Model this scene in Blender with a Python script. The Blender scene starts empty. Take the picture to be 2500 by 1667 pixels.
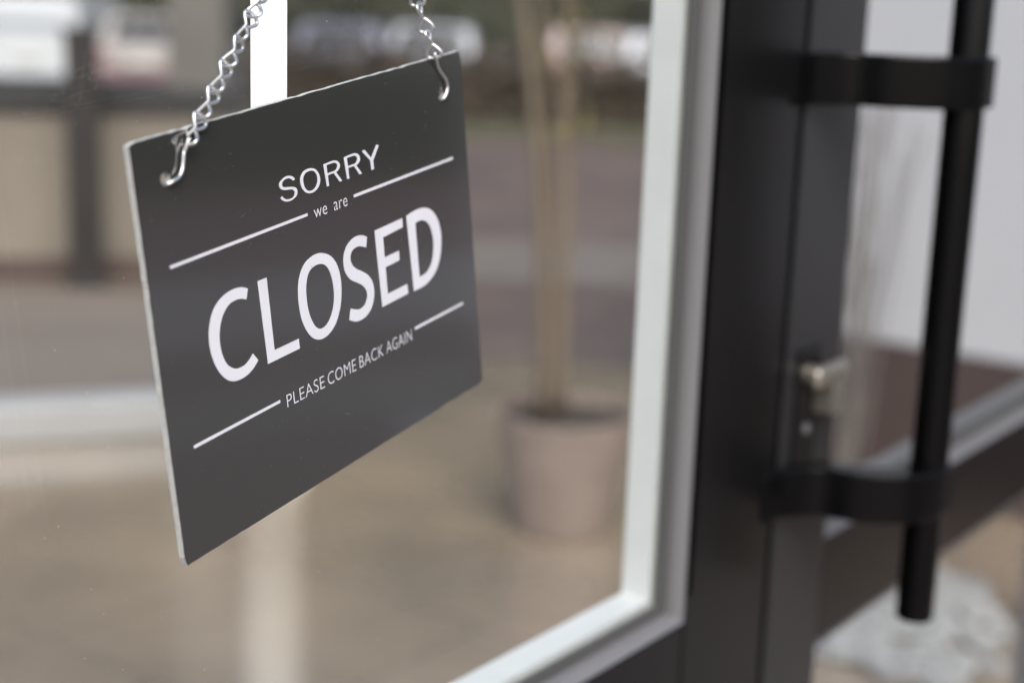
import bpy, bmesh, math, random
from mathutils import Vector, Matrix, noise
random.seed(7)
R = math.radians
sc = bpy.context.scene
COL = sc.collection

# ------------------------------------------------------------------ camera, sky, sun, exposure
CAM_H = 1.30
cam_d = bpy.data.cameras.new('camera')
cam = bpy.data.objects.new('camera', cam_d)
COL.objects.link(cam)
cam_d.sensor_width = 36.0
cam_d.lens = 55.12
cam_d.clip_start = 0.02
cam_d.clip_end = 3000
cam_d.dof.use_dof = True
cam_d.dof.focus_distance = 0.725
cam_d.dof.aperture_fstop = 4.1
cam_d.dof.aperture_blades = 0
# columns: camera right, up, backward in world axes (yaw 0, 12.9 deg down, 2 deg roll)
cam.matrix_world = Matrix(((0.999374, -0.03537819, 0.0, 0.0),
                           (0.00791483, 0.22358043, -0.97465335, 0.0),
                           (0.03448147, 0.97404321, 0.22372048, CAM_H),
                           (0, 0, 0, 1)))
sc.camera = cam

world = bpy.data.worlds.new('World')
sc.world = world
world.use_nodes = True
wn = world.node_tree
sky = wn.nodes.new('ShaderNodeTexSky')
sky.sky_type = 'NISHITA'
sky.sun_disc = False
SUN_EL, SUN_AZ = 48.0, 168.0          # azimuth clockwise from +Y
sky.sun_elevation = R(SUN_EL)
sky.sun_rotation = R(SUN_AZ)
sky.air_density = 0.9
sky.dust_density = 4.0
sky.ozone_density = 1.5
wn.links.new(sky.outputs[0], wn.nodes['Background'].inputs[0])
wn.nodes['Background'].inputs[1].default_value = 0.14

sun_d = bpy.data.lights.new('sun', 'SUN')
sun_d.energy = 1.45
sun_d.angle = R(40)
sun_d.color = (1.0, 0.985, 0.965)
sun = bpy.data.objects.new('sun', sun_d)
COL.objects.link(sun)
sd = Vector((math.sin(R(SUN_AZ)) * math.cos(R(SUN_EL)), math.cos(R(SUN_AZ)) * math.cos(R(SUN_EL)), math.sin(R(SUN_EL))))
sun.rotation_euler = sd.to_track_quat('Z', 'Y').to_euler()

sc.view_settings.view_transform = 'Standard'
sc.view_settings.look = 'None'
sc.view_settings.exposure = 0.95
sc.view_settings.gamma = 1.0
sc.view_settings.use_curve_mapping = False
sc.cycles.use_denoising = True
sc.cycles.max_bounces = 10
sc.cycles.transparent_max_bounces = 16
sc.cycles.caustics_reflective = False
sc.cycles.caustics_refractive = False

# ------------------------------------------------------------------ helpers
def tag(o, label=None, cat=None, group=None, kind=None):
    if label: o['label'] = label
    if cat: o['category'] = cat
    if group: o['group'] = group
    if kind or cat: o['kind'] = kind or 'thing'
    return o

def empty(name, loc=(0, 0, 0), rz=0.0):
    o = bpy.data.objects.new(name, None)
    COL.objects.link(o)
    o.location = loc
    o.rotation_euler = (0, 0, rz)
    o.empty_display_size = 0.05
    return o

def link(name, me, mats, parent=None, mw=None, smooth=False):
    o = bpy.data.objects.new(name, me)
    COL.objects.link(o)
    if not isinstance(mats, (list, tuple)): mats = [mats]
    me.materials.clear()
    for m in mats: me.materials.append(m)
    if parent is not None: o.parent = parent
    if mw is not None: o.matrix_local = mw
    if smooth:
        for p in me.polygons: p.use_smooth = True
    return o

def from_bm(name, bm, mats, parent=None, mw=None, smooth=False):
    bmesh.ops.recalc_face_normals(bm, faces=bm.faces[:])
    me = bpy.data.meshes.new(name)
    bm.to_mesh(me)
    bm.free()
    return link(name, me, mats, parent, mw, smooth)

def box(bm, lo, hi, bevel=0.0, seg=2):
    c = [(a + b) / 2 for a, b in zip(lo, hi)]
    s = [abs(b - a) for a, b in zip(lo, hi)]
    r = bmesh.ops.create_cube(bm, size=1.0, matrix=Matrix.Translation(c) @ Matrix.Diagonal((*s, 1)))
    if bevel:
        es = list({e for v in r['verts'] for e in v.link_edges})
        bmesh.ops.bevel(bm, geom=es, offset=bevel, segments=seg, affect='EDGES', profile=0.5)

def prism(bm, pts, z0, z1, bevel=0.0):
    """pts: plan outline (x, y); extruded from z0 to z1"""
    lo = [bm.verts.new((x, y, z0)) for x, y in pts]
    hi = [bm.verts.new((x, y, z1)) for x, y in pts]
    fs = [bm.faces.new(lo[::-1]), bm.faces.new(hi)]
    n = len(pts)
    for i in range(n):
        bm.faces.new((lo[i], lo[(i + 1) % n], hi[(i + 1) % n], hi[i]))
    if bevel:
        bmesh.ops.recalc_face_normals(bm, faces=bm.faces[:])
        es = [e for f in fs for e in f.edges]
        bmesh.ops.bevel(bm, geom=list(set(es)), offset=bevel, segments=2, affect='EDGES', profile=0.5)

def lathe(bm, prof, n=32, cx=0, cy=0, caps=True):
    rings = []
    for r, z in prof:
        rings.append([bm.verts.new((cx + r * math.cos(2 * math.pi * i / n), cy + r * math.sin(2 * math.pi * i / n), z)) for i in range(n)])
    for a, b in zip(rings, rings[1:]):
        for i in range(n):
            bm.faces.new((a[i], a[(i + 1) % n], b[(i + 1) % n], b[i]))
    if caps:
        bm.faces.new(rings[0][::-1])
        bm.faces.new(rings[-1])

def tube(bm, pts, rad, n=8, closed=False, caps=True):
    """sweep a circle along pts (parallel transport); rad a number or one per point"""
    pts = [Vector(p) for p in pts]
    m = len(pts)
    rads = rad if isinstance(rad, (list, tuple)) else [rad] * m
    tans = []
    for i in range(m):
        if closed: t = pts[(i + 1) % m] - pts[i - 1]
        else: t = pts[min(i + 1, m - 1)] - pts[max(i - 1, 0)]
        tans.append(t.normalized())
    ref = Vector((0, 0, 1)) if abs(tans[0].z) < 0.9 else Vector((1, 0, 0))
    nrm = (ref - tans[0] * ref.dot(tans[0])).normalized()
    frames = [nrm]
    for i in range(1, m):
        q = tans[i - 1].rotation_difference(tans[i])
        nrm = q @ nrm
        nrm = (nrm - tans[i] * nrm.dot(tans[i])).normalized()
        frames.append(nrm)
    twist = 0.0
    if closed:
        q = tans[-1].rotation_difference(tans[0])
        e = q @ frames[-1]
        twist = math.atan2(e.cross(frames[0]).dot(tans[0]), e.dot(frames[0]))
    rings = []
    for i in range(m):
        b = tans[i].cross(frames[i])
        tw = twist * i / m
        rings.append([bm.verts.new(pts[i] + (frames[i] * math.cos(2 * math.pi * k / n + tw) + b * math.sin(2 * math.pi * k / n + tw)) * rads[i]) for k in range(n)])
    for i in range(m if closed else m - 1):
        a, c = rings[i], rings[(i + 1) % m]
        for k in range(n):
            bm.faces.new((a[k], a[(k + 1) % n], c[(k + 1) % n], c[k]))
    if not closed and caps:
        bm.faces.new(rings[0][::-1])
        bm.faces.new(rings[-1])

def smooth_pts(pts, sub=6, closed=False):
    pts = [Vector(p) for p in pts]
    m = len(pts)
    out = []
    for i in range(m if closed else m - 1):
        g = lambda k: pts[k % m] if closed else pts[max(0, min(m - 1, k))]
        a, b, c, d = g(i - 1), g(i), g(i + 1), g(i + 2)
        for s in range(sub):
            t = s / sub
            out.append(0.5 * ((2 * b) + (c - a) * t + (2 * a - 5 * b + 4 * c - d) * t * t + (3 * b - a - 3 * c + d) * t ** 3))
    if not closed: out.append(pts[-1])
    return out

def curve_mesh(contours, extrude, name='sheet'):
    """flat outlines (first ones outer, others holes) filled and extruded +-extrude in z"""
    cu = bpy.data.curves.new(name, 'CURVE')
    cu.dimensions = '2D'
    cu.fill_mode = 'BOTH'
    cu.extrude = extrude
    for ct in contours:
        s = cu.splines.new('POLY')
        s.points.add(len(ct) - 1)
        for p, (x, y) in zip(s.points, ct): p.co = (x, y, 0, 1)
        s.use_cyclic_u = True
    return to_mesh(cu)

def to_mesh(cu):
    o = bpy.data.objects.new('tmp', cu)
    COL.objects.link(o)
    dg = bpy.context.evaluated_depsgraph_get()
    me = bpy.data.meshes.new_from_object(o.evaluated_get(dg), depsgraph=dg)
    bpy.data.objects.remove(o)
    bpy.data.curves.remove(cu)
    return me

# ------------------------------------------------------------------ materials
def mat(name, col, rough=0.6, metal=0.0, spec=0.5, var=0.0, vscale=8.0, bump=0.0, bscale=40.0, col2=None, rvar=0.0, coat=0.0):
    m = bpy.data.materials.new(name)
    m.use_nodes = True
    nt = m.node_tree
    b = nt.nodes['Principled BSDF']
    b.inputs['Base Color'].default_value = (*col, 1)
    b.inputs['Roughness'].default_value = rough
    b.inputs['Metallic'].default_value = metal
    b.inputs['Specular IOR Level'].default_value = spec
    b.inputs['Coat Weight'].default_value = coat
    tc = nt.nodes.new('ShaderNodeTexCoord')
    if var or col2 or rvar:
        n = nt.nodes.new('ShaderNodeTexNoise')
        n.inputs['Scale'].default_value = vscale
        n.inputs['Detail'].default_value = 5
        n.inputs['Roughness'].default_value = 0.6
        nt.links.new(tc.outputs['Object'], n.inputs['Vector'])
        cr = nt.nodes.new('ShaderNodeValToRGB')
        cr.color_ramp.elements[0].position = 0.3
        cr.color_ramp.elements[1].position = 0.7
        c2 = col2 or tuple(min(1, c * (1 + var)) for c in col)
        c1 = col if col2 else tuple(c * (1 - var) for c in col)
        cr.color_ramp.elements[0].color = (*c1, 1)
        cr.color_ramp.elements[1].color = (*c2, 1)
        nt.links.new(n.outputs['Fac'], cr.inputs['Fac'])
        if var or col2: nt.links.new(cr.outputs['Color'], b.inputs['Base Color'])
        if rvar:
            mr = nt.nodes.new('ShaderNodeMapRange')
            mr.inputs['To Min'].default_value = max(0.02, rough - rvar)
            mr.inputs['To Max'].default_value = rough + rvar
            nt.links.new(n.outputs['Fac'], mr.inputs['Value'])
            nt.links.new(mr.outputs['Result'], b.inputs['Roughness'])
    if bump:
        n2 = nt.nodes.new('ShaderNodeTexNoise')
        n2.inputs['Scale'].default_value = bscale
        n2.inputs['Detail'].default_value = 4
        nt.links.new(tc.outputs['Object'], n2.inputs['Vector'])
        bp = nt.nodes.new('ShaderNodeBump')
        bp.inputs['Strength'].default_value = bump
        bp.inputs['Distance'].default_value = 0.01
        nt.links.new(n2.outputs['Fac'], bp.inputs['Height'])
        nt.links.new(bp.outputs['Normal'], b.inputs['Normal'])
    return m

def paving(name, a, b_, mortar, tile, rough, rvar=0.08):
    """slabs with joints and mottled tone, in world metres (object at the origin)"""
    m = mat(name, a, rough)
    nt = m.node_tree
    b = nt.nodes['Principled BSDF']
    tc = [n for n in nt.nodes if n.type == 'TEX_COORD'][0]
    mp = nt.nodes.new('ShaderNodeMapping')
    mp.inputs['Rotation'].default_value = (0, 0, R(36))
    nt.links.new(tc.outputs['Object'], mp.inputs['Vector'])
    br = nt.nodes.new('ShaderNodeTexBrick')
    br.inputs['Scale'].default_value = 1.0
    br.inputs['Brick Width'].default_value = tile
    br.inputs['Row Height'].default_value = tile
    br.inputs['Mortar Size'].default_value = 0.006
    br.inputs['Color1'].default_value = (*a, 1)
    br.inputs['Color2'].default_value = (*b_, 1)
    br.inputs['Mortar'].default_value = (*mortar, 1)
    br.offset = 0.5
    nt.links.new(mp.outputs['Vector'], br.inputs['Vector'])
    n = nt.nodes.new('ShaderNodeTexNoise')
    n.inputs['Scale'].default_value = 1.7
    n.inputs['Detail'].default_value = 8
    nt.links.new(tc.outputs['Object'], n.inputs['Vector'])
    cr = nt.nodes.new('ShaderNodeValToRGB')
    cr.color_ramp.elements[0].position, cr.color_ramp.elements[1].position = 0.3, 0.7
    cr.color_ramp.elements[0].color = (0.72, 0.72, 0.74, 1)
    cr.color_ramp.elements[1].color = (1.2, 1.17, 1.12, 1)
    nt.links.new(n.outputs['Fac'], cr.inputs['Fac'])
    mx = nt.nodes.new('ShaderNodeMix')
    mx.data_type = 'RGBA'; mx.blend_type = 'MULTIPLY'
    mx.inputs[0].default_value = 1.0
    nt.links.new(br.outputs['Color'], mx.inputs[6])
    nt.links.new(cr.outputs['Color'], mx.inputs[7])
    nt.links.new(mx.outputs[2], b.inputs['Base Color'])
    mr = nt.nodes.new('ShaderNodeMapRange')
    mr.inputs['To Min'].default_value = rough - rvar
    mr.inputs['To Max'].default_value = rough + rvar
    nt.links.new(n.outputs['Fac'], mr.inputs['Value'])
    nt.links.new(mr.outputs['Result'], b.inputs['Roughness'])
    return m

def thin_glass(name, tint=(0.95, 0.965, 0.955), f0=0.042):
    m = bpy.data.materials.new(name)
    m.use_nodes = True
    nt = m.node_tree
    nt.nodes.remove(nt.nodes['Principled BSDF'])
    out = nt.nodes['Material Output']
    tr = nt.nodes.new('ShaderNodeBsdfTransparent')
    tr.inputs[0].default_value = (*tint, 1)
    gl = nt.nodes.new('ShaderNodeBsdfGlossy')
    gl.inputs['Roughness'].default_value = 0.0
    lw = nt.nodes.new('ShaderNodeLayerWeight')
    lw.inputs[0].default_value = 0.5
    pw = nt.nodes.new('ShaderNodeMath'); pw.operation = 'POWER'; pw.inputs[1].default_value = 5
    ma = nt.nodes.new('ShaderNodeMath'); ma.operation = 'MULTIPLY_ADD'
    ma.inputs[1].default_value = 0.45; ma.inputs[2].default_value = f0 * 0.4      # low-reflection glazing
    nt.links.new(lw.outputs['Facing'], pw.inputs[0])
    nt.links.new(pw.outputs[0], ma.inputs[0])
    mx = nt.nodes.new('ShaderNodeMixShader')
    nt.links.new(ma.outputs[0], mx.inputs[0])
    nt.links.new(tr.outputs[0], mx.inputs[1])
    nt.links.new(gl.outputs[0], mx.inputs[2])
    nt.links.new(mx.outputs[0], out.inputs['Surface'])
    return m

M = {}
M['acrylic'] = mat('dark acrylic', (0.029, 0.0285, 0.0275), 0.07, spec=0.5, rvar=0.03, vscale=5)
ab = M['acrylic'].node_tree.nodes['Principled BSDF']
ab.inputs['Coat Weight'].default_value = 1.0
ab.inputs['Coat IOR'].default_value = 1.75
ab.inputs['Coat Roughness'].default_value = 0.12
M['acrylic_edge'] = mat('sawn acrylic edge', (0.42, 0.44, 0.42), 0.35, spec=0.5, var=0.12, vscale=300, bump=0.3, bscale=900)
M['vinyl'] = mat('white vinyl', (0.555, 0.562, 0.590), 0.5, spec=0.2, var=0.03, vscale=60)
M['strip'] = mat('bright white strip', (0.93, 0.94, 0.93), 0.35, spec=0.5)
M['wire'] = mat('zinc plated wire', (0.58, 0.58, 0.57), 0.36, 1.0, rvar=0.08, vscale=300)
M['charcoal'] = mat('charcoal powder coat', (0.0050, 0.0048, 0.0049), 0.22, spec=0.15, bump=0.05, bscale=900, rvar=0.05, vscale=12)
M['charcoal_skylit'] = mat('charcoal powder coat sky lightened', (0.0165, 0.0165, 0.0172), 0.33, spec=0.18, bump=0.05, bscale=900, rvar=0.05, vscale=12)  # lighter charcoal copy, sky reflection on the second stile put into the colour
M['black'] = mat('black satin paint', (0.0012, 0.0012, 0.0013), 0.24, spec=0.18, rvar=0.05, vscale=30)
M['gasket'] = mat('dark rubber gasket', (0.06, 0.06, 0.058), 0.5)
M['bead'] = mat('grey aluminium bead', (0.125, 0.125, 0.128), 0.3, spec=0.5)
M['trim'] = mat('white glazing trim', (0.60, 0.605, 0.60), 0.5, var=0.03, vscale=30)
M['bead_dark'] = mat('grey aluminium bead', (0.10, 0.10, 0.105), 0.35, spec=0.5)
M['shade_strip'] = mat('black shade strip', (0.002, 0.002, 0.002), 0.95, spec=0.0)  # flat black for the shade in the door gap and stile groove
M['glass'] = thin_glass('clear glass')
M['glass_edge'] = M['glass']
M['brass'] = mat('dull brass', (0.30, 0.28, 0.235), 0.4, 0.85)
M['dust_dark'] = mat('grey dust flecks', (0.13, 0.13, 0.13), 0.9)
M['dust'] = mat('dust flecks', (0.36, 0.36, 0.36), 0.9)
# ------------------------------------------------------------------ lettering outlines (mm on the sign face)
GLYPHS = {
  ('CLOSED', 'C'): [[[60.82,108.2,1],[57.2,109.87],[52.17,110.56],[46.35,110.03],[40.97,108.09],[36.63,104.69],[33.81,100.02],[32.28,94.96],[32.03,89.48],[33.13,83.53],[35.57,77.97],[39.18,73.35],[43.19,70.68],[47.54,69.64],[52.8,69.78],[58.05,71.37],[62.42,74.19,1],[59.37,78.21,1],[55.85,75.89],[51.69,74.72],[46.91,75.29],[42.83,77.74],[40.3,81.41],[38.9,85.99],[38.63,90.82],[39.43,95.3],[41.31,99.45],[44.25,102.86],[47.99,104.98],[52.55,105.46],[56.32,104.8],[59.17,103.59,1]]],
  ('CLOSED', 'L'): [[[68.18,109.49,1],[74.35,109.53,1],[74.36,75.15,1],[92.43,74.96,1],[92.51,70.17,1],[68.65,70.25,1]]],
  ('CLOSED', 'O'): [[[116.77,109.8],[121.9,107.34],[125.99,102.92],[128.27,96.88],[128.62,90.33],[127.41,83.69],[124.87,77.92],[120.87,73.11],[116.0,70.35],[111.07,69.39],[106.44,70.09],[102.18,72.66],[98.67,77.19],[96.19,83.06],[95.3,89.13],[95.42,95.36],[96.76,101.21],[99.58,105.93],[103.49,108.93],[108.32,110.38],[112.61,110.6]],[[114.45,105.13],[118.09,103.33],[120.68,99.69],[122.11,94.63],[122.51,89.08],[121.61,83.87],[119.16,79.12],[115.66,75.69],[111.88,74.46],[108.63,74.86],[105.61,77.02],[103.18,81.2],[101.69,86.28],[101.28,91.74],[101.68,96.94],[103.24,101.33],[105.78,104.24],[109.84,105.45]]],
  ('CLOSED', 'S'): [[[152.86,108.47,1],[149.33,110.26],[144.42,111.0],[139.74,110.19],[135.71,108.01],[133.12,104.49],[132.13,100.79],[132.39,97.24],[134.14,93.78],[137.15,90.84],[141.76,88.25],[145.59,85.81],[148.14,83.05],[148.96,80.0],[147.86,77.25],[145.53,75.37],[142.22,74.8],[138.94,75.41],[134.62,77.15,1],[132.4,71.98,1],[137.23,69.76],[142.2,69.18],[147.47,70.17],[151.77,73.02],[154.34,77.43],[154.84,81.92],[153.74,86.08],[150.86,89.68],[146.63,92.61],[141.99,95.24],[139.08,97.93],[137.86,100.75],[138.47,103.58],[140.63,105.25],[143.62,105.82],[146.9,105.37],[151.44,103.6,1]]],
  ('CLOSED', 'E'): [[[159.9,109.88,1],[184.24,110.4,1],[184.12,105.77,1],[166.37,104.96,1],[166.16,94.66,1],[179.0,94.76,1],[178.83,89.85,1],[166.27,89.48,1],[166.17,75.59,1],[183.84,75.85,1],[184.21,70.69,1],[160.52,70.29,1]]],
  ('CLOSED', 'D'): [[[188.36,110.6,1],[196.31,111.56],[202.81,111.34],[208.72,109.68],[213.5,106.16],[217.11,100.75],[218.62,93.92],[217.99,87.05],[215.29,80.15],[210.67,74.87],[203.94,71.58],[197.09,70.41],[189.38,70.45,1]],[[195.6,105.2,1],[200.56,105.3],[205.07,103.84],[208.44,100.73],[210.58,95.4],[211.08,89.91],[209.67,83.81],[206.63,79.22],[201.78,76.76],[195.54,76.22,1]]],
  ('SORRY', 'S'): [[[101.8,148.46,1],[100.47,149.95],[98.08,150.95],[95.14,151.11],[92.5,150.36],[90.65,149.32],[90.11,148.12],[90.56,146.83],[92.15,145.81],[94.57,145.16],[97.47,144.77],[99.5,144.16],[100.6,143.05],[100.54,141.91],[99.6,140.92],[97.6,140.44],[94.68,140.76],[92.9,141.52],[91.44,142.84,1],[89.99,142.46,1],[91.35,141.08],[93.7,140.0],[96.61,139.6],[99.45,140.01],[101.76,140.96],[102.56,142.39],[102.44,143.76],[101.33,144.82],[99.3,145.54],[96.41,146.08],[93.95,146.52],[92.47,147.2],[92.13,148.2],[92.73,149.26],[94.32,149.96],[96.65,150.04],[98.68,149.46],[100.18,148.23,1]]],
  ('SORRY', 'O'): [[[114.72,150.91],[117.42,149.8],[119.33,147.89],[120.29,145.5],[120.08,143.36],[118.74,141.47],[116.29,140.11],[113.55,139.64],[110.73,139.95],[108.29,141.1],[106.42,143.0],[105.62,145.21],[105.62,147.35],[106.42,149.06],[108.32,150.53],[111.03,151.16]],[[114.75,149.74],[116.6,148.88],[117.96,147.1],[118.44,145.09],[117.92,143.29],[116.55,141.69],[114.17,140.72],[111.33,140.93],[109.31,141.95],[108.07,143.72],[107.63,145.84],[107.72,147.43],[108.56,148.86],[110.14,149.73],[112.37,149.98]]],
  ('SORRY', 'R'): [[[124.04,150.7,1],[130.2,150.92],[133.13,150.67],[135.49,149.54],[136.49,147.95],[135.94,146.54],[134.39,145.49],[132.95,145.16,1],[137.16,140.1,1],[135.14,139.99,1],[131.01,145.1,1],[126.39,145.05,1],[126.64,140.04,1],[124.81,139.95,1]],[[126.08,149.87,1],[130.95,149.94],[132.96,149.57],[134.4,148.53],[134.35,147.29],[132.87,146.09],[130.32,145.97],[126.22,145.94,1]]],
  ('SORRY', 'R2'): [[[140.31,150.67,1],[146.46,150.97],[149.29,150.86],[151.75,149.8],[152.99,147.86],[152.41,146.29],[150.83,145.35],[149.43,144.94,1],[153.52,140.03,1],[151.44,140.0,1],[147.43,145.0,1],[142.81,145.08,1],[142.95,139.95,1],[141.08,140.0,1]],[[142.43,149.9,1],[147.25,149.97],[149.1,149.64],[150.6,148.55],[150.65,147.3],[149.27,146.1],[146.86,145.91],[142.75,145.88,1]]],
  ('SORRY', 'Y'): [[[155.09,150.61,1],[157.35,150.86,1],[162.19,145.82,1],[167.56,151.42,1],[169.28,150.65,1],[163.63,144.32,1],[163.64,140.09,1],[161.5,139.97,1],[161.05,145.06,1]]],
}

def outline(pts, sub=5):
    """mm outline; points flagged with a third value are sharp corners, the others are joined by a smooth curve"""
    m = len(pts)
    P = [Vector((p[0][0], p[0][1])) if isinstance(p[0], list) else Vector((p[0], p[1])) for p in pts]
    C = [len(p) > 2 or (isinstance(p[0], list) and len(p) > 1) for p in pts]
    out = []
    for i in range(m):
        j = (i + 1) % m
        b, c = P[i], P[j]
        if C[i] and C[j]:
            out.append((b.x, b.y)); continue
        a = b - (c - b) * 0.0 if C[i] else P[i - 1]
        d = c if C[j] else P[(i + 2) % m]
        for s in range(sub):
            t = s / sub
            q = 0.5 * ((2 * b) + (c - a) * t + (2 * a - 5 * b + 4 * c - d) * t * t + (3 * b - a - 3 * c + d) * t ** 3)
            out.append((q.x, q.y))
    return out

# ------------------------------------------------------------------ ground and setting
def sheet(name, pts, z, m, label=None, kind='structure', cat=None):
    bm = bmesh.new()
    bm.faces.new([bm.verts.new((x, y, z)) for x, y in pts])
    bmesh.ops.recalc_face_normals(bm, faces=bm.faces[:])
    for f in bm.faces:
        if f.normal.z < 0: f.normal_flip()
    me = bpy.data.meshes.new(name); bm.to_mesh(me); bm.free()
    o = link(name, me, m)
    return tag(o, label, cat, None, kind)

M['ground'] = mat('earth and asphalt', (0.10, 0.092, 0.085), 0.85, var=0.25, vscale=0.4)
M['paving'] = paving('brown stone paving', (0.278, 0.222, 0.162), (0.293, 0.236, 0.176), (0.21, 0.168, 0.125), 0.60, 0.22, 0.05)
pb = M['paving'].node_tree.nodes['Principled BSDF']
pb.inputs['Coat Weight'].default_value = 1.0
pb.inputs['Coat Roughness'].default_value = 0.13
pb.inputs['Coat IOR'].default_value = 2.4
M['paving_out'] = paving('brown grey paving outside', (0.135, 0.112, 0.102), (0.15, 0.124, 0.112), (0.09, 0.08, 0.072), 0.45, 0.55)
M['paving_mauve'] = paving('mauve brick paving', (0.098, 0.073, 0.062), (0.116, 0.085, 0.071), (0.075, 0.060, 0.052), 0.22, 0.75)
M['paving_pale'] = mat('pale concrete', (0.135, 0.114, 0.096), 0.8, var=0.12, vscale=2)
M['road'] = mat('asphalt', (0.05, 0.05, 0.052), 0.8, var=0.2, vscale=3)
M['grass'] = mat('olive grass', (0.075, 0.068, 0.035), 0.9, var=0.35, vscale=6)
LOW = -1.15                                    # the street lies lower than the terrace
sheet('ground', [(-900, -900), (900, -900), (900, 15.6), (-900, 15.6)], 0.0, M['ground'])
sheet('street_ground', [(-900, 15.6), (900, 15.6), (900, 900), (-900, 900)], LOW, M['ground'])
sheet('terrace_paving', [(-7.5, 0.9), (5.2, 0.9), (5.2, 5.3), (-0.5, 5.3), (-0.5, 6.3), (-7.5, 6.3)], 0.012, M['paving'])
sheet('outer_pavement', [(-7.5, -9), (12, -9), (12, 0.9), (-7.5, 0.9)], 0.004, M['paving_out'])
sheet('brick_pavement', [(-14, 5.3), (14, 5.3), (14, 13.0), (-14, 13.0)], 0.008, M['paving_mauve'])
sheet('far_paving', [(-7.4, 4.3), (-0.55, 4.3), (-0.55, 6.25), (-7.4, 6.25)], 0.016, mat('rough beige slabs', (0.155, 0.128, 0.106), 0.8, var=.12, vscale=1.5))
sheet('pale_path', [(-1.2, 6.75), (12, 6.75), (12, 8.1), (-1.2, 7.8)], 0.014, M['paving_pale'])
sheet('grass_verge', [(-2.6, 13.0), (30, 13.0), (30, 14.7), (-2.6, 14.7)], 0.02, M['grass'])
sheet('road', [(-80, 19), (80, 19), (80, 50), (-80, 50)], LOW + 0.01, M['road'])

# ------------------------------------------------------------------ doors: local x along the door (u), y inwards (-n), z up
DOOR_AZ = 36.0
hv = Vector((math.sin(R(DOOR_AZ)), math.cos(R(DOOR_AZ)), 0))
Nv = Vector((math.cos(R(DOOR_AZ)), -math.sin(R(DOOR_AZ)), 0))
GLASS = -0.535                                 # distance of the outer glass face from the camera's foot, along Nv
def dw(u, n, z): return hv * u + Nv * (GLASS + n) + Vector((0, 0, z))
FACE = 0.014                                   # frame face in front of the glass
BACK = -0.0302
ZS = -0.25                                     # heights below were taken for an eye height of 1.55

def door_root(name, u0):
    return empty(name, dw(u0, 0, 0), R(90 - DOOR_AZ))

def part_box(name, root, u0, lo, hi, m, bevel=0.0015, seg=2):
    """lo/hi in (u, n, z)"""
    bm = bmesh.new()
    box(bm, (lo[0] - u0, -hi[1], lo[2]), (hi[0] - u0, -lo[1], hi[2]), bevel, seg)
    return from_bm(name, bm, m, root)

def ring(name, root, u0, rect, prof, m):
    """sweep profile (w outward from the opening edge, n) round a rectangle (ua, ub, za, zb) with mitred corners"""
    ua, ub, za, zb = rect
    bm = bmesh.new()
    cs = []
    for (u, z, su, sz) in ((ua, za, -1, -1), (ub, za, 1, -1), (ub, zb, 1, 1), (ua, zb, -1, 1)):
        cs.append([bm.verts.new((u + su * w - u0, -n, z + sz * w)) for w, n in prof])
    k = len(prof)
    for i in range(4):
        a, b = cs[i], cs[(i + 1) % 4]
        for j in range(k):
            bm.faces.new((a[j], a[(j + 1) % k], b[(j + 1) % k], b[j]))
    return from_bm(name, bm, m, root)

TRIM = [(0, -0.0068), (0, BACK), (0.006, BACK), (0.006, -0.0068)]
GASK = [(0.0, 0.0004), (0.0006, 0.0019), (0.0096, 0.0021), (0.0098, 0.0004)]
BEAD = [(0.0100, 0.0006), (0.0101, 0.0022), (0.0112, 0.0075), (0.0125, 0.0092), (0.0160, 0.0128), (0.0169, 0.0132), (0.0169, BACK + 0.0005), (0.0065, BACK + 0.0005), (0.0065, 0.0003)]
def glazing(root, u0, rect, white=True):
    ring('glazing_trim', root, u0, rect, TRIM, M['trim'] if white else M['bead_dark'])
    ring('gasket', root, u0, rect, GASK, M['gasket'])
    ring('glazing_bead', root, u0, rect, BEAD, M['bead'] if white else M['bead_dark'])
    ua, ub, za, zb = rect
    return part_box('glass_pane', root, u0, (ua - 0.0055, -0.006, za - 0.0055), (ub + 0.0055, 0.0, zb + 0.0055), M['glass'], 0)

Z_TOP = 2.25
RAIL_LO, RAIL_HI = 1.0056 + ZS, 1.099 + ZS
def leaf(name, u0, ua, ub, wa, wb, mats, white=True):
    """door leaf from ua to ub; stiles wa and wb wide"""
    root = door_root(name, u0)
    part_box('stile', root, u0, (ua, BACK, 0.012), (ua + wa, FACE, Z_TOP), mats[0])
    part_box('stile', root, u0, (ub - wb, BACK, 0.012), (ub, FACE, Z_TOP), mats[1])
    a, b = ua + wa, ub - wb
    part_box('rail', root, u0, (a + 0.0003, BACK, RAIL_LO), (b - 0.0003, FACE - 0.0006, RAIL_HI), mats[2])
    part_box('rail', root, u0, (a + 0.0003, BACK, 0.012), (b - 0.0003, FACE - 0.0006, 0.16), mats[2])
    part_box('rail', root, u0, (a + 0.0003, BACK, Z_TOP - 0.11), (b - 0.0003, FACE - 0.0006, Z_TOP), mats[2])
    g = 0.017
    glazing(root, u0, (a + g, b - g, RAIL_HI + g, Z_TOP - 0.11 - g), white)
    glazing(root, u0, (a + g, b - g, 0.16 + g, RAIL_LO - g), white)
    return root

U_L = 0.62
door = leaf('glass_door', U_L, 0.16, 1.0700, 0.13, 0.1270, (M['charcoal'], M['charcoal'], M['charcoal']))
tag(door, 'charcoal framed glass door with the black pull handle, right behind the hanging sign', 'door')
U_R = 1.55
door2 = leaf('glass_door', U_R, 1.0790, 2.03, 0.0990, 0.13, (M['charcoal_skylit'], M['charcoal'], M['charcoal']), False)
part_box('shade_strip', door2, U_R, (1.0702, BACK + 0.004, 0.015), (1.0788, FACE - 0.0015, 2.24), M['shade_strip'], 0)  # black strip filling the gap, shade between the leaves put into colour
tag(door2, 'second charcoal glass door with a brass lock, seen behind the black pull handle', 'door')

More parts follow.
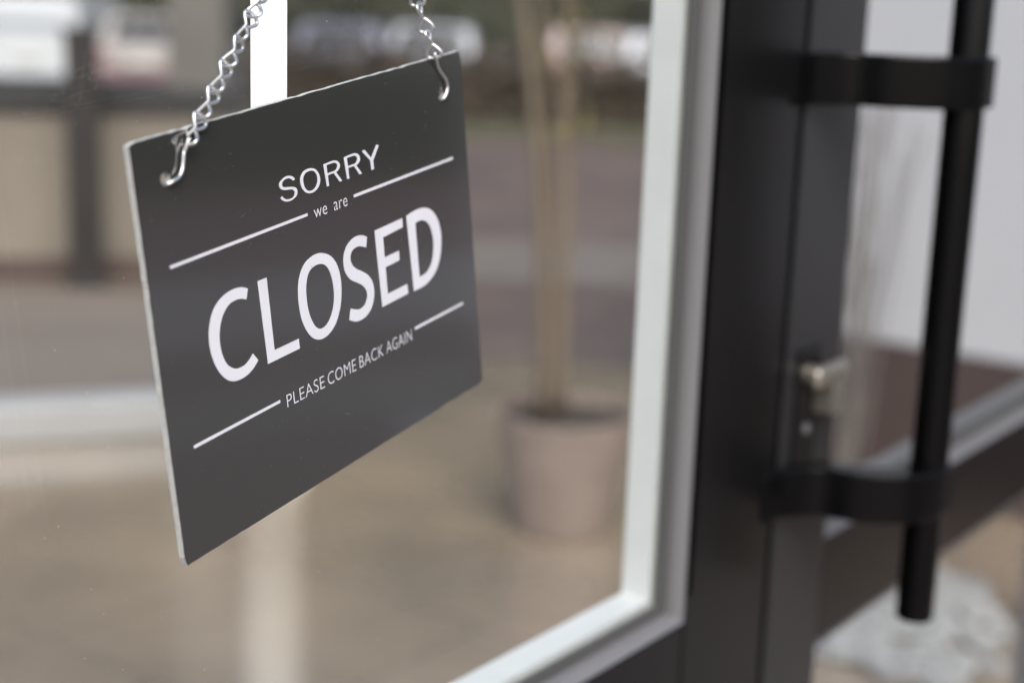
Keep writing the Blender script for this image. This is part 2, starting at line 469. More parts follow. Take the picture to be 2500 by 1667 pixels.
part_box('gasket', door, U_L, (0.9432, FACE - 0.001, 0.87), (0.9500, FACE + 0.0005, 2.2), M['shade_strip'], 0)  # no gasket: black strip paints the dark of the stile edge groove

# pull handle (moves with the first leaf)
def plan(pts): return [(u - U_L, -n) for u, n in pts]
hnd = empty('pull_handle'); hnd.parent = door
BAR_U, BAR_N = 1.172, 0.100
bm = bmesh.new()
zb, zt = 1.054 + ZS, 1.60 + ZS
lathe(bm, [(0.0135, zb), (0.0148, zb + 0.0012), (0.0151, zb + 0.003), (0.0151, zt - 0.003), (0.0148, zt - 0.0012), (0.0135, zt)], 40, BAR_U - U_L, -BAR_N)
from_bm('grip', bm, M['black'], hnd, smooth=True)
arm = smooth_pts([(v[0], v[1], 0) for v in [(1.052, FACE + .0004), (1.057, 0.0165), (1.068, 0.0185), (1.082, 0.023), (1.1025, 0.040), (1.109, 0.068), (1.130, 0.100), (1.160, 0.1135), (1.188, 0.1165)]], 6)
arm2 = smooth_pts([(v[0], v[1], 0) for v in [(1.191, 0.1150), (1.1915, 0.100), (1.188, 0.0850), (1.155, 0.0850), (1.137, 0.070), (1.128, 0.046), (1.118, 0.026), (1.096, 0.0150), (1.072, FACE + .0004)]], 6)
for z0, z1 in ((1.468, 1.5065), (1.145, 1.1850)):
    bm = bmesh.new()
    prism(bm, plan([(p.x, p.y) for p in arm + arm2]), z0 + ZS, z1 + ZS, 0.0016)
    from_bm('bracket', bm, M['black'], hnd)

# lock on the second leaf
lk = empty('lock'); lk.parent = door2
bm = bmesh.new(); box(bm, (1.098 - U_R, -FACE - 0.0026, 1.175 + ZS), (1.135 - U_R, -FACE - 0.0001, 1.277 + ZS), 0.001); from_bm('escutcheon', bm, M['charcoal'], lk)
bm = bmesh.new()
tube(bm, [(1.112 - U_R, -0.017, 1.2555 + ZS), (1.112 - U_R, -0.030, 1.2555 + ZS), ], 0.0085, 20)
from_bm('lock_cylinder', bm, M['brass'], lk, smooth=False)
bm = bmesh.new()
box(bm, (1.100 - U_R, -0.0335, 1.246 + ZS), (1.156 - U_R, -0.0222, 1.2640 + ZS), 0.006, 4)
from_bm('latch_lever', bm, M['brass'], lk)
bm = bmesh.new()
prism(bm, [(1.128 - U_R, -0.0325), (1.150 - U_R, -0.0325), (1.150 - U_R, -0.0165), (1.128 - U_R, -0.0165)], 1.221 + ZS, 1.2458 + ZS, 0.002)
from_bm('thumb_turn', bm, M['brass'], lk)
for (u, z) in ((1.1165, 1.210),):
    bm = bmesh.new(); tube(bm, [(u - U_R, -0.0166, z + ZS), (u - U_R, -0.0185, z + ZS)], 0.0042, 16); from_bm('screw', bm, M['bead'], lk)

# bright white strip set on the glass above the sign
bm = bmesh.new()
box(bm, (0, -0.0005, 0), (0.0235, -0.0001, 0.45))
st = from_bm('white_strip', bm, M['strip'])
st.location = dw(0.5222, 0, 1.135); st.rotation_euler = (0, 0, R(90 - DOOR_AZ))
tag(st, 'bright white vertical strip on the glass above the closed sign, between the two chains', 'strip')

# dust and specks on the outer glass
bm = bmesh.new()
for i in range(420):
    u = random.uniform(0.36, 0.92); z = random.uniform(0.87, 1.36)
    r = random.choice((0.00012, 0.00016, 0.0002, 0.0003))
    if u > 0.7 and random.random() < 0.4: continue
    vs = [bm.verts.new((u - U_L + r * random.uniform(.6, 1.4) * math.cos(a), -0.00015, z + r * random.uniform(.6, 1.5) * math.sin(a))) for a in (0, 1.1, 2.2, 3.3, 4.4, 5.4)]
    bm.faces.new(vs)
tag(from_bm('dust', bm, M['dust'], door), kind='stuff')

# ------------------------------------------------------------------ the sign: local x along its foot, y up its face, z out of the face
e = Vector((0.48729884, 0.86409474, 0.12601637)).normalized()
nn = Vector((0.86841212, -0.49468117, 0.03392552)).normalized()
gg = nn.cross(e).normalized()
SIGN_O = Vector((-0.13759669, 0.63819491, -0.25144694 + CAM_H))
SM = Matrix((( e.x, gg.x, nn.x, SIGN_O.x), (e.y, gg.y, nn.y, SIGN_O.y), (e.z, gg.z, nn.z, SIGN_O.z), (0, 0, 0, 1)))
MM = 0.001
sign = empty('closed_sign')
sign.matrix_world = SM
tag(sign, 'dark hanging shop sign reading sorry we are closed in white letters', 'sign')
W, H, T = 250 * MM, 185 * MM, 3.0 * MM
def edge_pts():
    out = []
    cs = [(0, 0), (W, 0), (W, H), (0, H)]
    for i in range(4):
        a, b = Vector(cs[i]), Vector(cs[(i + 1) % 4])
        k = 60 if i % 2 == 0 else 46
        d = (b - a).normalized(); nrm = Vector((d.y, -d.x))
        out.append((a.x, a.y)) if False else None
        for j in range(k):
            t = (j + (0.25 if j == 0 else 0)) / k
            p = a.lerp(b, t)
            amp = 0.00010 if random.random() < 0.85 else 0.00030
            p = p - nrm * abs(random.gauss(0, amp)) * (0.3 if j < 2 else 1)
            out.append((p.x, p.y))
    return out
HOLES = [(18.3 * MM, 166.8 * MM), (229.0 * MM, 165.0 * MM)]
def circ(cx, cy, r, n=28): return [(cx + r * math.cos(2 * math.pi * i / n), cy + r * math.sin(2 * math.pi * i / n)) for i in range(n)]
me = curve_mesh([edge_pts()] + [circ(x, y, 2.9 * MM) for x, y in HOLES], T / 2)
for p in me.polygons: p.use_smooth = False
o = link('panel', me, [M['acrylic'], M['acrylic_edge']], sign, Matrix.Translation((0, 0, -T / 2)))
for p in me.polygons: p.material_index = 0 if abs(p.normal.z) > 0.7 else 1

def lettering(me, name='lettering'):
    return link(name, me, M['vinyl'], sign, Matrix.Translation((0, 0, 0.00013)))
for word in ('SORRY', 'CLOSED'):
    cts = []
    for (w, k), v in GLYPHS.items():
        if w == word:
            for ct in v: cts.append([(x * MM, y * MM) for x, y in outline(ct)])
    lettering(curve_mesh(cts, 0.0001))

def font_mesh(words, thin):
    """words: (text, x0, x1, y0, y1, spacing) fitted to a box in mm; joined to one sheet"""
    bm = bmesh.new()
    for (txt, x0, x1, y0, y1) in words:
        cu = bpy.data.curves.new('t', 'FONT')
        cu.body = txt
        cu.size = 1.0
        cu.space_character = 1.04
        cu.offset = thin
        m_ = to_mesh(cu)
        xs = [v.co.x for v in m_.vertices]; ys = [v.co.y for v in m_.vertices]
        ax, bx, ay, by = min(xs), max(xs), min(ys), max(ys)
        for v in m_.vertices:
            v.co = ((x0 + (v.co.x - ax) / (bx - ax) * (x1 - x0)) * MM, (y0 + (v.co.y - ay) / (by - ay) * (y1 - y0)) * MM, 0.0001)
        bm.from_mesh(m_)
        bpy.data.meshes.remove(m_)
    me = bpy.data.meshes.new('lettering')
    bm.to_mesh(me); bm.free()
    return me
lettering(font_mesh([('we', 113.1, 123.3, 127.4, 131.5), ('are', 128.7, 139.6, 127.4, 131.5)], -0.008))
lettering(font_mesh([('PLEASE', 79.0, 108.2, 45.45, 51.65), ('COME', 111.0, 134.2, 45.45, 51.65), ('BACK', 137.3, 158.1, 45.45, 51.65), ('AGAIN', 160.8, 184.1, 45.45, 51.65)], -0.012))
for (xa, xb, y) in ((14.2, 108.3, 130.45), (145.3, 235.4, 130.7), (14.4, 74.3, 50.25), (187.8, 235.2, 50.6)):
    t = 0.68
    pts = [((xa + (0 if s else 0)) * MM, (y + s * t) * MM) for s in (-1,)] + [(xb * MM, (y - t) * MM), (xb * MM, (y + t) * MM), (xa * MM, (y + t) * MM)]
    lettering(curve_mesh([pts], 0.0001), 'ruled_line')

bm = bmesh.new()
for i in range(260):
    x = random.uniform(.004, .246); y = random.uniform(.004, .181)
    r = random.choice((0.00010, 0.00012, 0.00016, 0.00024))
    bm.faces.new([bm.verts.new((x + r * random.uniform(.6, 1.4) * math.cos(a), y + r * random.uniform(.6, 1.4) * math.sin(a), 0.00028)) for a in (0, 1.1, 2.2, 3.3, 4.4, 5.4)])
for (x, y, a, L) in ((.196, .092, 1.1, .007), (.199, .098, 1.25, .005), (.192, .084, 1.0, .004), (.180, .099, .5, .003), (.060, .140, .3, .006), (.120, .028, -.4, .008), (.210, .150, .9, .005)):
    d = Vector((math.cos(a), math.sin(a), 0)); s = Vector((-d.y, d.x, 0)) * 0.00007
    c = Vector((x, y, 0.00029))
    bm.faces.new([bm.verts.new(c - s), bm.verts.new(c + d * L * .5 - s * 1.3), bm.verts.new(c + d * L), bm.verts.new(c + d * L * .5 + s * 1.3)])
tag(from_bm('dust', bm, M['dust_dark'], sign), kind='stuff')

# ------------------------------------------------------------------ the two chains: figure-eight wire links up to a hook on the glass
HOOK = dw(0.5790, 0.012, CAM_H + 0.0770)
WR = 0.00080
PITCH = 0.0142
def eight_mesh():
    bm = bmesh.new()
    L = PITCH / 2 + WR * 0.9
    rr = 0.0031
    pts = []
    for i in range(48):
        t = 2 * math.pi * i / 48
        z = L * math.cos(t)
        w = rr * math.sin(2 * t) * (1.0 + 0.35 * abs(math.cos(t)))
        s = math.sin(t) * 0.0007
        if z > 0: pts.append((w, s, z))
        else: pts.append((s, w, z))
    tube(bm, pts, WR, 8, closed=True)
    bmesh.ops.recalc_face_normals(bm, faces=bm.faces[:])
    me = bpy.data.meshes.new('link')
    bm.to_mesh(me); bm.free()
    for p in me.polygons: p.use_smooth = True
    me.materials.append(M['wire'])
    return me
LINK = eight_mesh()
def chain(label, hole, hook_path, start, twist):
    """hook_path in sign mm; start = where the first link's lower loop hangs, sign mm"""
    root = empty('chain')
    a = SM @ Vector([c * MM for c in start])
    root.location = a
    tag(root, label, 'chain', 'chains holding up the sign')
    inv = Matrix.Translation(-a)
    bm = bmesh.new()
    pts = [inv @ (SM @ Vector([c * MM for c in p])) for p in hook_path]
    tube(bm, smooth_pts(pts, 5), WR * 1.02, 10)
    from_bm('hook', bm, M['wire'], root, smooth=True)
    d = HOOK - a
    n = int(d.length / PITCH)
    z = d.normalized()
    x = z.cross(Vector((0, -1, 0.2))).normalized()
    x = Matrix.Rotation(R(twist), 3, z) @ x
    y = z.cross(x)
    for i in range(n):
        j = random.uniform(-16, 16)
        xx = Matrix.Rotation(R(j), 3, z) @ x
        zz = (z + x * random.uniform(-.03, .03)).normalized()
        xx = (xx - zz * xx.dot(zz)).normalized()
        yy = zz.cross(xx)
        c = z * (PITCH * (i + 0.5))
        o = bpy.data.objects.new('link', LINK)
        COL.objects.link(o)
        o.parent = root
        o.matrix_local = Matrix(((xx.x, yy.x, zz.x, c.x), (xx.y, yy.y, zz.y, c.y), (xx.z, yy.z, zz.z, c.z), (0, 0, 0, 1)))
    return root
hx, hy = 18.3, 166.8
chain('longer wire link chain, hooked in the hole at the near end of the sign', 0,
      [(hx - 1.0, hy - 2.2, -4.5), (hx, hy - 2.1, -1.5), (hx + .6, hy - 2.0, 0.72), (hx + 2.6, hy - 1.2, 1.73), (hx + 6.0, hy - .3, 1.87), (hx + 8.6, hy + 2.0, 1.73), (hx + 9.9, hy + 5.0, 1.58),
       (hx + 11.0, hy + 8.5, 1.58), (hx + 12.6, hy + 10.8, 1.44), (hx + 14.6, hy + 12.6, 1.73), (hx + 14.8, hy + 13.8, 2.45), (hx + 13.4, hy + 14.0, 3.02), (hx + 12.2, hy + 11.8, 2.59), (hx + 11.4, hy + 9.4, 2.16)],
      (hx + 13.4, hy + 12.0, 2.30), 42)
hx, hy = 229.0, 165.0
chain('shorter wire link chain, hooked in the hole at the far end of the sign', 0,
      [(hx + 1.0, hy - 2.2, -4.5), (hx, hy - 2.1, -1.5), (hx + .3, hy - 1.8, 0.72), (hx + 2.2, hy + 0.3, 1.58), (hx + 3.8, hy + 4.0, 1.73), (hx + 2.4, hy + 8.0, 1.73), (hx - 1.6, hy + 12.4, 1.58),
       (hx - 4.0, hy + 16.0, 1.58), (hx - 5.2, hy + 19.4, 1.73), (hx - 6.0, hy + 22.0, 2.02), (hx - 7.2, hy + 22.6, 2.59), (hx - 7.0, hy + 20.4, 2.88), (hx - 5.2, hy + 17.0, 2.30)],
      (hx - 6.4, hy + 21.0, 2.16), 70)

# ------------------------------------------------------------------ terrace things behind the glass
# white kerb at the far left
M['kerb'] = mat('white painted kerb', (0.31, 0.31, 0.31), 0.6, var=0.06, vscale=4)
bm = bmesh.new()
box(bm, (-3.2, 0.0, 0.0), (0.62, 0.14, 0.11), 0.012)
k = from_bm('kerb', bm, M['kerb'])
k.location = (-1.325, 4.12, 0.012); k.rotation_euler = (0, 0, math.atan2(0.128, 0.35))
tag(k, 'long white painted kerb across the brown floor behind the sign', 'kerb')

# unseen white post added behind the sign so its reflection streaks the floor
M['post'] = mat('white painted post', (0.88, 0.88, 0.85), 0.5)
root = empty('streak_post', (-0.61, 3.90, 0.012))
tag(root, 'unseen white post added behind the sign for the bright streak mirrored in the floor', 'streak_post')
bm = bmesh.new(); lathe(bm, [(0.080, 0.012), (0.080, 0.80), (0.074, 0.825), (0.05, 0.84), (0.02, 0.846)], 32); from_bm('shaft', bm, M['post'], root, smooth=True)
bm = bmesh.new(); lathe(bm, [(0.092, 0.0), (0.092, 0.01), (0.084, 0.0118)], 32); from_bm('base_plate', bm, M['post'], root)

# potted bamboo
M['terracotta'] = mat('pale clay pot', (0.255, 0.20, 0.172), 0.75, var=0.12, vscale=9)
M['soil'] = mat('potting soil', (0.045, 0.036, 0.028), 0.95, var=0.3, vscale=40)
M['cane'] = mat('bamboo cane', (0.185, 0.140, 0.098), 0.55, col2=(0.155, 0.120, 0.085), vscale=6)
M['leaf'] = mat('bamboo leaf', (0.16, 0.13, 0.045), 0.6, var=0.35, vscale=5)
pot = empty('potted_bamboo', (0.135, 3.62, 0.012))
tag(pot, 'clay pot with tall yellow bamboo canes on the terrace beyond the glass', 'potted plant')
bm = bmesh.new()
lathe(bm, [(0.100, 0.0), (0.110, 0.004), (0.166, 0.278), (0.166, 0.2845), (0.161, 0.2846), (0.159, 0.262), (0.10, 0.2615)], 44)
from_bm('pot', bm, M['terracotta'], pot, smooth=False)
bm = bmesh.new()
lathe(bm, [(0.1612, 0.285), (0.167, 0.285), (0.1685, 0.287), (0.1685, 0.291), (0.166, 0.294), (0.162, 0.293), (0.1612, 0.2855)], 44, caps=False)
from_bm('rim', bm, M['terracotta'], pot, smooth=False)
bm = bmesh.new(); lathe(bm, [(0.1585, 0.2625), (0.1585, 0.268), (0.07, 0.275), (0.01, 0.277)], 32); from_bm('soil', bm, M['soil'], pot)
for (x, y, lx) in ((-0.066, 0.01, -0.17), (-0.055, -0.04, -0.19), (-0.045, 0.04, -0.16), (-0.020, -0.02, -0.06), (-0.008, 0.05, -0.07)):
    ly = random.uniform(-.06, .06)
    pts, rad = [], []
    n = 26; top = random.uniform(1.75, 2.3)
    r0 = random.uniform(0.009, 0.013)
    for k_ in range(n):
        t = k_ / (n - 1)
        pts.append((x + lx * t * t * 1.6, y + ly * t * t * 1.6, 0.275 + t * top))
        rad.append(r0 * (1 - .5 * t) * (1.14 if k_ % 3 == 0 else 1.0))
    bm = bmesh.new(); tube(bm, pts, rad, 10)
    from_bm('cane', bm, M['cane'], pot, smooth=True)
bm = bmesh.new()
for i in range(260):
    z = random.uniform(0.95, 2.5)
    a = random.uniform(0, 2 * math.pi); d = random.uniform(0.02, 0.05 + 0.13 * (z - 0.8))
    p = Vector((d * math.cos(a), d * math.sin(a) * .8, z))
    dr = Vector((math.cos(a + random.uniform(-.8, .8)), math.sin(a + random.uniform(-.8, .8)), random.uniform(-.9, .3))).normalized()
    s = dr.cross(Vector((0, 0, 1))).normalized() * random.uniform(.005, .009)
    L = random.uniform(.06, .12)
    bm.faces.new([bm.verts.new(p), bm.verts.new(p + dr * L * .4 + s), bm.verts.new(p + dr * L), bm.verts.new(p + dr * L * .4 - s)])
from_bm('foliage', bm, M['leaf'], pot)

# low beige wall, dark pillar, pale column at the far left
M['beige'] = mat('beige render', (0.195, 0.168, 0.136), 0.85, var=0.10, vscale=2, bump=0.2, bscale=60)
M['redbase'] = mat('dark red brick course', (0.085, 0.058, 0.052), 0.85, var=0.2, vscale=10)
M['coping'] = mat('dark stone coping', (0.026, 0.025, 0.024), 0.7, var=0.2, vscale=6)
M['pillar'] = mat('dark brown timber', (0.018, 0.014, 0.012), 0.7, var=0.25, vscale=5)
M['column'] = mat('pale grey concrete column', (0.13, 0.12, 0.107), 0.8, var=0.1, vscale=3)
w = empty('low_wall', (-2.9, 6.32, 0.012), math.atan2(0.385, 1.6))
tag(w, 'low beige rendered wall with dark coping at the back of the terrace', 'wall')
bm = bmesh.new(); box(bm, (-1.4, 0, 0.08), (1.75, 0.16, 0.695), 0.004); from_bm('wall_body', bm, M['beige'], w)
bm = bmesh.new(); box(bm, (-1.41, -0.012, 0.0), (1.76, 0.172, 0.0795), 0.003); from_bm('plinth', bm, M['redbase'], w)
bm = bmesh.new(); box(bm, (-1.42, -0.03, 0.6955), (1.77, 0.19, 0.79), 0.006); from_bm('coping', bm, M['coping'], w)
p = empty('timber_pillar', (-1.775, 6.40, 0.010), math.atan2(0.385, 1.6))
tag(p, 'dark brown square timber pillar in front of the low beige wall', 'pillar')
bm = bmesh.new(); box(bm, (-0.065, -0.065, 0.03), (0.065, 0.065, 1.02), 0.006); from_bm('shaft', bm, M['pillar'], p)
bm = bmesh.new(); box(bm, (-0.08, -0.08, 0.0), (0.08, 0.08, 0.0295), 0.003); from_bm('base_plate', bm, M['coping'], p)
bm = bmesh.new(); box(bm, (-0.075, -0.075, 1.0205), (0.075, 0.075, 1.05), 0.004); from_bm('cap', bm, M['coping'], p)
c = empty('concrete_column', (-1.47, 7.3, 0.012))
tag(c, 'pale grey concrete column rising past the chain behind the low wall', 'column')
bm = bmesh.new(); box(bm, (-0.13, -0.13, 0.06), (0.13, 0.13, 3.2), 0.01); from_bm('shaft', bm, M['column'], c)
bm = bmesh.new(); box(bm, (-0.17, -0.17, 0.0), (0.17, 0.17, 0.0595), 0.008); from_bm('base', bm, M['column'], c)

# white wall with a brown foot seen through the second door
M['whitewall'] = mat('white rendered wall', (0.40, 0.405, 0.43), 0.9, var=0.05, vscale=1.5, bump=0.15, bscale=40)
M['brownfoot'] = mat('brown wall tiles', (0.052, 0.034, 0.031), 0.7, var=0.15, vscale=4)
wd = Vector((0.35, -0.26, 0)).normalized()
ww = empty('white_wall', (0.93, 4.10, 0.012), math.atan2(wd.y, wd.x))
tag(ww, 'white rendered wall with a brown tiled foot beyond the second door', 'wall')
bm = bmesh.new(); box(bm, (-0.30, 0.0, 0.391), (2.6, 0.2, 2.6), 0.006); from_bm('wall_body', bm, M['whitewall'], ww)
bm = bmesh.new(); box(bm, (-0.305, -0.012, 0.0), (2.6, 0.2, 0.39), 0.004); from_bm('tiled_foot', bm, M['brownfoot'], ww)

# made-up twigs whose blur stands for dark smears on the white wall
M['twig'] = mat('dry grey brown twigs', (0.16, 0.145, 0.135), 0.85, var=0.2, vscale=12)
sh = empty('smear_twigs', (0.865, 3.84, 0.012))
tag(sh, 'added grey brown twigs that blur into dark smears on the white wall', 'twig_cluster')
bm = bmesh.new()
for i in range(24):
    a = random.uniform(0, 6.28); sp = random.uniform(.02, .13)
    top = random.uniform(.75, 1.12)
    pts = [(0.012 * math.cos(a), 0.012 * math.sin(a), 0.0)]
    for k_ in range(1, 7):
        t = k_ / 6
        pts.append((sp * math.cos(a) * t ** 0.8 + random.uniform(-.012, .012), sp * .8 * math.sin(a) * t ** 0.8 + random.uniform(-.012, .012), top * t))
    tube(bm, smooth_pts(pts, 2), 0.0034, 5)
from_bm('branches', bm, M['twig'], sh)
bm = bmesh.new()
lathe(bm, [(0.028, 0.0), (0.022, 0.06), (0.014, 0.16), (0.008, 0.2)], 12)
from_bm('stem', bm, M['twig'], sh)

# white pebbles
M['pebble'] = mat('white pebble', (0.255, 0.262, 0.262), 0.7, var=0.12, vscale=7)
poly = [(0.64, 3.00), (0.873, 3.327), (1.035, 3.342), (1.051, 3.234), (1.063, 3.149), (1.025, 3.012), (0.918, 2.835), (0.834, 2.734), (0.746, 2.839), (0.691, 2.872), (0.638, 2.917)]
def inside(x, y):
    r = False
    for i in range(len(poly)):
        (x1, y1), (x2, y2) = poly[i - 1], poly[i]
        if (y1 > y) != (y2 > y) and x < (x2 - x1) * (y - y1) / (y2 - y1) + x1: r = not r
    return r
bm = bmesh.new()
cnt = 0
while cnt < 520:
    x, y = random.uniform(.6, 1.1), random.uniform(2.7, 3.4)
    if not inside(x + random.gauss(0, .018), y + random.gauss(0, .018)) or noise.noise((x * 11, y * 11, 3)) < -.22: continue
    cnt += 1
    s = random.uniform(.009, .024)
    mtx = Matrix.Translation((x, y, 0.010 + s * .45 + random.uniform(0, .016))) @ Matrix.Rotation(random.uniform(0, 6.28), 4, 'Z') @ Matrix.Diagonal((s * random.uniform(.9, 1.4), s, s * .6, 1))
    r = bmesh.ops.create_icosphere(bm, subdivisions=2, radius=1.0, matrix=mtx)
    mi = random.choice((0, 0, 0, 1, 2)) if noise.noise((x * 9, y * 9, 0)) > -.12 else random.choice((1, 2, 2))
    for f in {f for v in r['verts'] for f in v.link_faces}: f.material_index = mi
tag(from_bm('white_pebbles', bm, [M['pebble'], mat('buff pebble', (0.22, 0.21, 0.18), .7), mat('grey pebble', (0.13, 0.13, 0.12), .7)], smooth=True), 'patch of white pebbles on the brown floor under the pull handle', 'pebbles', kind='stuff')

# grey post at the far right
M['greypost'] = mat('grey metal post', (0.055, 0.052, 0.048), 0.6)
gp = empty('metal_post', (1.135, 3.12, 0.012))
tag(gp, 'grey square metal post at the edge of the white pebbles', 'post')
bm = bmesh.new(); box(bm, (-0.03, -0.03, 0.006), (0.03, 0.03, 0.42), 0.004); from_bm('shaft', bm, M['greypost'], gp)
bm = bmesh.new(); box(bm, (-0.05, -0.05, 0.0), (0.05, 0.05, 0.0055), 0.001); from_bm('base_plate', bm, M['greypost'], gp)

# ------------------------------------------------------------------ hedge, street, cars, trees
M['hedge'] = mat('dark brown hedge', (0.040, 0.034, 0.024), 0.85, col2=(0.060, 0.042, 0.030), vscale=3)
M['greenhedge'] = mat('dark green hedge', (0.034, 0.035, 0.022), 0.85, var=0.35, vscale=3)
def leafy(name, lo, hi, n, m, size=0.06):
    """hedge: a core box plus many leaf faces over its skin"""
    bm = bmesh.new()
    box(bm, [a + size * .6 for a in lo[:2]] + [lo[2]], [a - size * .6 for a in hi], 0)
    for i in range(n):
        f = random.random()
        p = Vector([random.uniform(a, b) for a, b in zip(lo, hi)])
        if f < .4: p.y = lo[1] + random.uniform(-size, size)
        elif f < .8: p.z = hi[2] + random.uniform(-size, size * 1.5)
        else: p.y = hi[1] + random.uniform(-size, size)
        a = Vector((random.gauss(0, 1), random.gauss(0, 1), random.gauss(0, 1))).normalized()
        b = a.orthogonal().normalized()
        s = size * random.uniform(.5, 1.2)
        bm.faces.new([bm.verts.new(p + a * s), bm.verts.new(p + b * s * .5), bm.verts.new(p - a * s), bm.verts.new(p - b * s * .5)])
    me = bpy.data.meshes.new(name); bm.to_mesh(me); bm.free()
    return link(name, me, m)
tag(leafy('hedge', (-2.6, 14.7, 0.0), (12, 15.3, 0.52), 4200, M['hedge'], .09), 'low dark brown hedge between the terrace and the street', 'hedge')
bm = bmesh.new(); box(bm, (-16, 14.9, 0.0), (-2.75, 15.25, 0.22), 0.02)
tag(from_bm('edging_wall', bm, M['coping']), 'low dark stone edging wall below the white van', 'wall')
tag(leafy('tree_belt', (-70, 58, LOW), (70, 64, 30), 9000, M['greenhedge'], .8), 'dark belt of tall trees closing off the far side of the street', 'trees', kind='stuff')  # trees raised far out of view to darken the floor reflections
# unseen hedge and ground strips added out front for their reflections in the sign
tag(leafy('hedge', (12.5, 0.0, 0.0), (13.3, 13.0, 1.0), 5200, mat('clipped hedge', (0.024, 0.060, 0.012), .85, var=.3, vscale=3), .07), 'unseen green hedge out in front of the door, placed for its reflection in the sign', 'hedge')
sheet('reflect_strip_red', [(7.4, -9), (12.3, -9), (12.3, 12), (7.4, 12)], 0.020, mat('dark red brick', (0.085, 0.052, 0.050), .8, var=.2, vscale=1))  # made-up strips from here on, only to band the reflection in the sign
sheet('reflect_strip_grey', [(5.4, -9), (7.4, -9), (7.4, 12), (5.4, 12)], 0.024, mat('grey concrete', (0.17, 0.168, 0.165), .8, var=.15, vscale=1))
sheet('reflect_strip_mauve', [(4.6, -9), (5.4, -9), (5.4, 12), (4.6, 12)], 0.020, mat('mauve strip tone', (0.09, 0.066, 0.062), .8, var=.2, vscale=1))
sheet('reflect_strip_green', [(3.9, -9), (4.6, -9), (4.6, 12), (3.9, 12)], 0.024, mat('grey green strip tone', (0.125, 0.128, 0.118), .8, var=.15, vscale=1))
sheet('reflect_strip_brown', [(2.4, -9), (3.9, -9), (3.9, 2.6), (2.4, 2.6)], 0.020, mat('dark brown strip tone', (0.085, 0.070, 0.064), .8, var=.2, vscale=1))

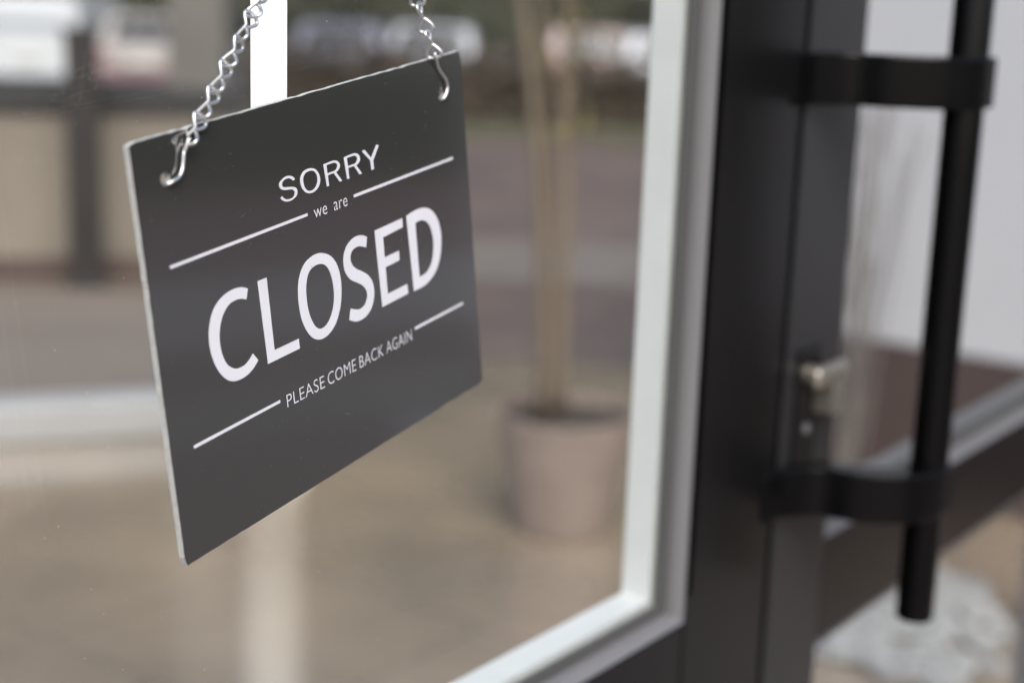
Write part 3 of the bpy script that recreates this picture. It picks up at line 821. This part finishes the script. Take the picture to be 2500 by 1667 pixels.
M['rubber'] = mat('tyre rubber', (0.02, 0.02, 0.02), 0.8)
M['carglass'] = mat('dark car glass', (0.02, 0.022, 0.026), 0.08)
M['tail'] = mat('red tail light', (0.20, 0.045, 0.04), 0.3)
M['rim'] = mat('alloy wheel', (0.45, 0.45, 0.46), 0.35, 0.8)
M['plate'] = mat('pale number plate', (0.55, 0.55, 0.5), 0.5)
def car(name, label, x, y, paint, van=False, red=False):
    """rear towards the viewer (-y); built from a side profile swept across the width"""
    root = empty(name, (x, y, LOW + 0.012))
    tag(root, label, 'van' if van else 'car', 'vehicles parked along the street')
    hw = 1.0 if van else 0.87
    if van: prof = [(0, .38), (0.02, 1.1), (0.10, 1.78), (0.22, 1.86), (3.2, 1.86), (3.9, 1.35), (4.7, 1.05), (4.8, .4)]
    else: prof = [(0, .36), (0, .92), (0.10, 1.02), (0.42, 1.50), (0.6, 1.55), (2.0, 1.56), (2.9, 1.02), (3.9, .86), (4.05, .38)]
    bm = bmesh.new()
    secs = []
    for s, k in ((-1, .96), (-.92, 1.0), (.92, 1.0), (1, .96)):
        sec = []
        for (py, pz) in prof:
            tumble = 1.0 - (0.16 if not van else .07) * max(0, pz - 0.95) / 0.7
            sec.append(bm.verts.new((s * hw * tumble, py, pz * (1 if abs(s) < 1 else .985))))
        secs.append(sec)
    for a, b in zip(secs, secs[1:]):
        for i in range(len(prof)):
            j = (i + 1) % len(prof)
            bm.faces.new((a[i], a[j], b[j], b[i]))
    bm.faces.new(secs[0][::-1]); bm.faces.new(secs[-1])
    body = from_bm('body', bm, paint, root)
    if van: wz = [(-.78, .045, 1.25), (.78, .045, 1.25), (.76, .062, 1.42), (-.76, .062, 1.42)]
    else: wz = [(-.66, .155, 1.10), (.66, .155, 1.10), (.58, .40, 1.46), (-.58, .40, 1.46)]
    bm = bmesh.new()
    fr = [bm.verts.new((a, b - .03, c_)) for a, b, c_ in wz]; bk = [bm.verts.new((a, b + .04, c_)) for a, b, c_ in wz]
    bm.faces.new(fr); bm.faces.new(bk[::-1])
    for i in range(4): bm.faces.new((fr[i], bk[i], bk[(i + 1) % 4], fr[(i + 1) % 4]))
    from_bm('rear_window', bm, P_silver if van else M['carglass'], root)
    for s in (-1, 1):
        bm = bmesh.new()
        z0 = 1.0 if van else .72
        box(bm, (min(s * hw * .8, s * hw * .985), -.03, z0), (max(s * hw * .8, s * hw * .985), .06, z0 + (.3 if van else .2)), .01); from_bm('tail_light', bm, M['tail'], root)
    bm = bmesh.new(); box(bm, (-hw * .97, -.07, .36), (hw * .97, .03, .58), .02); from_bm('bumper', bm, P_mauve if red else paint, root)
    bm = bmesh.new(); box(bm, (-.26, -.085, .64), (.26, -.002, .75), .004); from_bm('number_plate', bm, M['plate'], root)
    for s in (-1, 1):
        for wy in (.75, 3.2 if not van else 3.9):
            bm = bmesh.new(); tube(bm, [(s * (hw - .2), wy, .32), (s * (hw + .005), wy, .32)], .32, 24); wh = from_bm('wheel', bm, M['rubber'], root)
            bm = bmesh.new(); tube(bm, [(s * (hw - .01), wy, .32), (s * (hw + .015), wy, .32)], .2, 20); from_bm('rim', bm, M['rim'], wh)
    return root
P_white = mat('white car paint', (0.50, 0.51, 0.52), 0.3, coat=.5)
P_pale = mat('pale warm white car paint', (0.33, 0.30, 0.28), 0.3, coat=.5)
P_blue = mat('dusky blue car paint', (0.10, 0.105, 0.15), 0.25, coat=.5)
P_mauve = mat('dusky mauve plastic bumper', (0.20, 0.12, 0.13), 0.5)
P_silver = mat('silver car paint', (0.24, 0.25, 0.28), 0.3, 0.3, coat=.5)
P_rose = mat('dusty pink car paint', (0.34, 0.24, 0.23), 0.3, coat=.5)
car('parked_van', 'white van parked at the far left of the street beyond the glass', -9.35, 30, P_white, True)
car('parked_car', 'pale car with red lower bumper parked beside the white van', -7.15, 30, P_pale, red=True)
car('parked_car', 'dark blue car parked on the street behind the white strip and sign', -3.5, 30, P_blue)
car('parked_car', 'silver grey car seen past the far top corner of the sign', -1.75, 30.5, P_silver)
car('parked_car', 'dusty pink car parked just beyond the bamboo canes', 1.35, 31, P_rose)
car('parked_car', 'silver white car seen against the white edge of the door frame', 2.75, 29.5, mat('silver white paint', (0.42, 0.42, 0.46), 0.3, 0.2, coat=.5))
